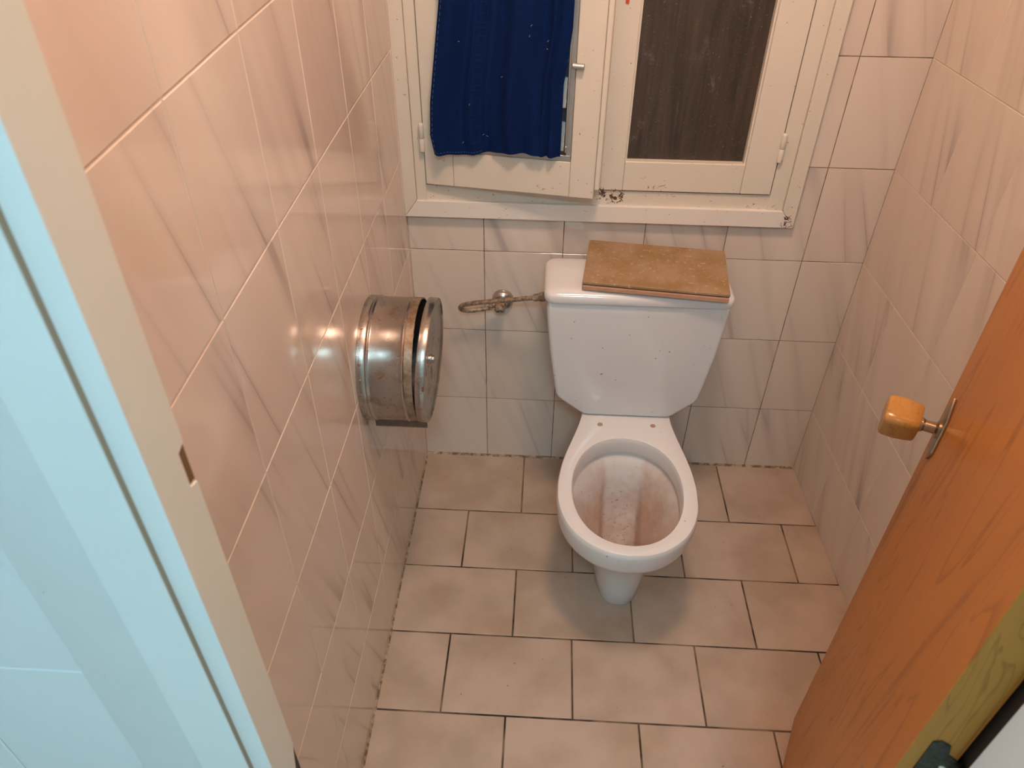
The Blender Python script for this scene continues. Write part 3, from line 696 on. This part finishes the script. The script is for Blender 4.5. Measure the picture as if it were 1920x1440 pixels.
obj('compression_nut', lathe([(.008, 0), (.0095, .001), (.0095, ln*.5), (.008, ln*.52)], e, d, 6), 'brass_old', sp_)
obj('cistern_nut', lathe([(.0075, ln*.5), (.0115, ln*.55), (.0115, ln*.85), (.0115, ln*.98)], e, d, 6), 'brass_old', val)

# ------------------------------------------------------------------ paper dispenser
DY, DZ, DR, DX = -.487, .726, .1255, .1060
dis = thing('paper_dispenser', 'round rusty steel jumbo paper dispenser on the left wall', 'dispenser', (0, DY, DZ))
def ringprof(prof, name, mat, sm=30, n=96, caps=(True, True), mtx=None):
    b = lathe(prof, (0, DY, DZ), (1,0,0), n, cap0=caps[0], cap1=caps[1])
    if mtx is not None: bmesh.ops.transform(b, matrix=mtx, verts=b.verts)
    return obj(name, b, mat, dis, sm=sm)
def bead(x, r, h=.0016, wd=.003): return [(r, x-wd), (r+h*.7, x-wd*.5), (r+h, x), (r+h*.7, x+wd*.5), (r, x+wd)]
prof = [(DR-.004, .0012), (DR+.0015, .0012), (DR+.0015, .014)]+bead(.020, DR)+[(DR-.0005, .025), (DR-.0005, .082)]+bead(.0865, DR)+[(DR-.001, .091), (DR-.001, DX), (DR-.003, DX), (DR-.003, .004)]
ringprof(prof, 'drum', 'steel')
ringprof([(DR-.0008, .0905), (DR-.0002, .0908), (DR-.0002, DX-.0005), (DR-.0008, DX-.0003)], 'drum_rim', 'rusty_steel', caps=(False, False))
# lid hinged at the bottom, standing a little open
hm = Matrix.Translation((DX-.0002, DY, DZ-DR)) @ Matrix.Rotation(R(2.9), 4, Vector((.0,1,.0))) @ Matrix.Rotation(R(-1.2), 4, Vector((0,0,1))) @ Matrix.Translation((-DX-.001, -DY, -DZ+DR))
lidp = [(DR-.0015, DX+.0012), (DR+.001, DX+.0012), (DR+.0015, DX+.003), (DR+.0015, DX+.0165), (DR+.0005, DX+.0185), (DR-.0015, DX+.0185), (DR-.004, DX+.016), (DR-.012, DX+.0145), (DR-.05, DX+.0145), (.001, DX+.0145)]
dl = ringprof(lidp, 'lid', 'steel', mtx=hm, caps=(False, True))
ringprof([(DR-.002, DX+.002), (.001, DX+.002)], 'lid_backing', 'dark_void', mtx=hm, caps=(False, True))
b = lathe([(.010, .0), (.010, .001), (.0075, .002), (.0075, .006), (.006, .0075)], (DX+.0145, DY-.012, DZ+.012), (1,0,0), 24); bmesh.ops.transform(b, matrix=hm, verts=b.verts)
obj('lock', b, 'chrome_old', dl, sm=40)
b = prism([(DY-.016, DZ-.012), (DY-.010, DZ-.045), (DY-.004, DZ-.040), (DY-.006, DZ-.010)], DX+.0143, DX+.0149, 'x'); bmesh.ops.transform(b, matrix=hm, verts=b.verts)
obj('rust_patch', b, 'rusty_steel', dl)
# serrated cutter bar under the drum
n_t = 30; CX0, CX1 = .008, DX+.010; pts = [(CX0, DZ-DR+.012), (CX0, DZ-DR-.008)]
for i in range(n_t):
    a = CX0+(CX1-CX0)*(i+.5)/n_t; c = CX0+(CX1-CX0)*(i+1)/n_t; pts += [(a, DZ-DR-.0115), (c, DZ-DR-.008)]
pts += [(CX1, DZ-DR+.012)]
obj('cutter_bar', prism([(a, c) for a, c in pts], DY-.056, DY-.0545, 'y'), 'cutter_steel', dis)
obj('cutter_bracket', box(.026, DX-.002, DY-.0545, DY+.03, DZ-DR-.004, DZ-DR+.001), 'steel', dis)
for k in range(6):
    a = R(150+k*14); obj('rivet', lathe([(.003, 0), (.003, .0008), (.0015, .0016)], (.008, DY+(DR+.001)*math.cos(a), DZ+(DR+.001)*math.sin(a)), (0, math.cos(a), math.sin(a)), 10), 'rusty_steel', dis)

# ------------------------------------------------------------------ lamps (out of the picture, they light it)
def plafond(name, label, at, mat, r):
    t_ = thing(name, label, 'lamp', at)
    obj('base_plate', lathe([(r+.015, 0), (r+.015, .012), (r+.005, .018)], at, (0,0,-1), 40), 'casing_paint', t_, sm=40)
    obj('shade', lathe([(r, .016), (r, .030), (r*.93, .050), (r*.72, .068), (r*.4, .078), (r*.08, .081)], at, (0,0,-1), 40), mat, t_, sm=60)
plafond('ceiling_lamp', 'round glass ceiling lamp with warm light in the toilet room', ROOM_LAMP, 'lamp_warm', .12)
plafond('ceiling_lamp', 'round ceiling lamp added unseen in the hall for its cool daylight', HALL_FILL_LAMP, 'lamp_hall_daylight', .17)  # unseen hall lamp added to stand in for cool daylight
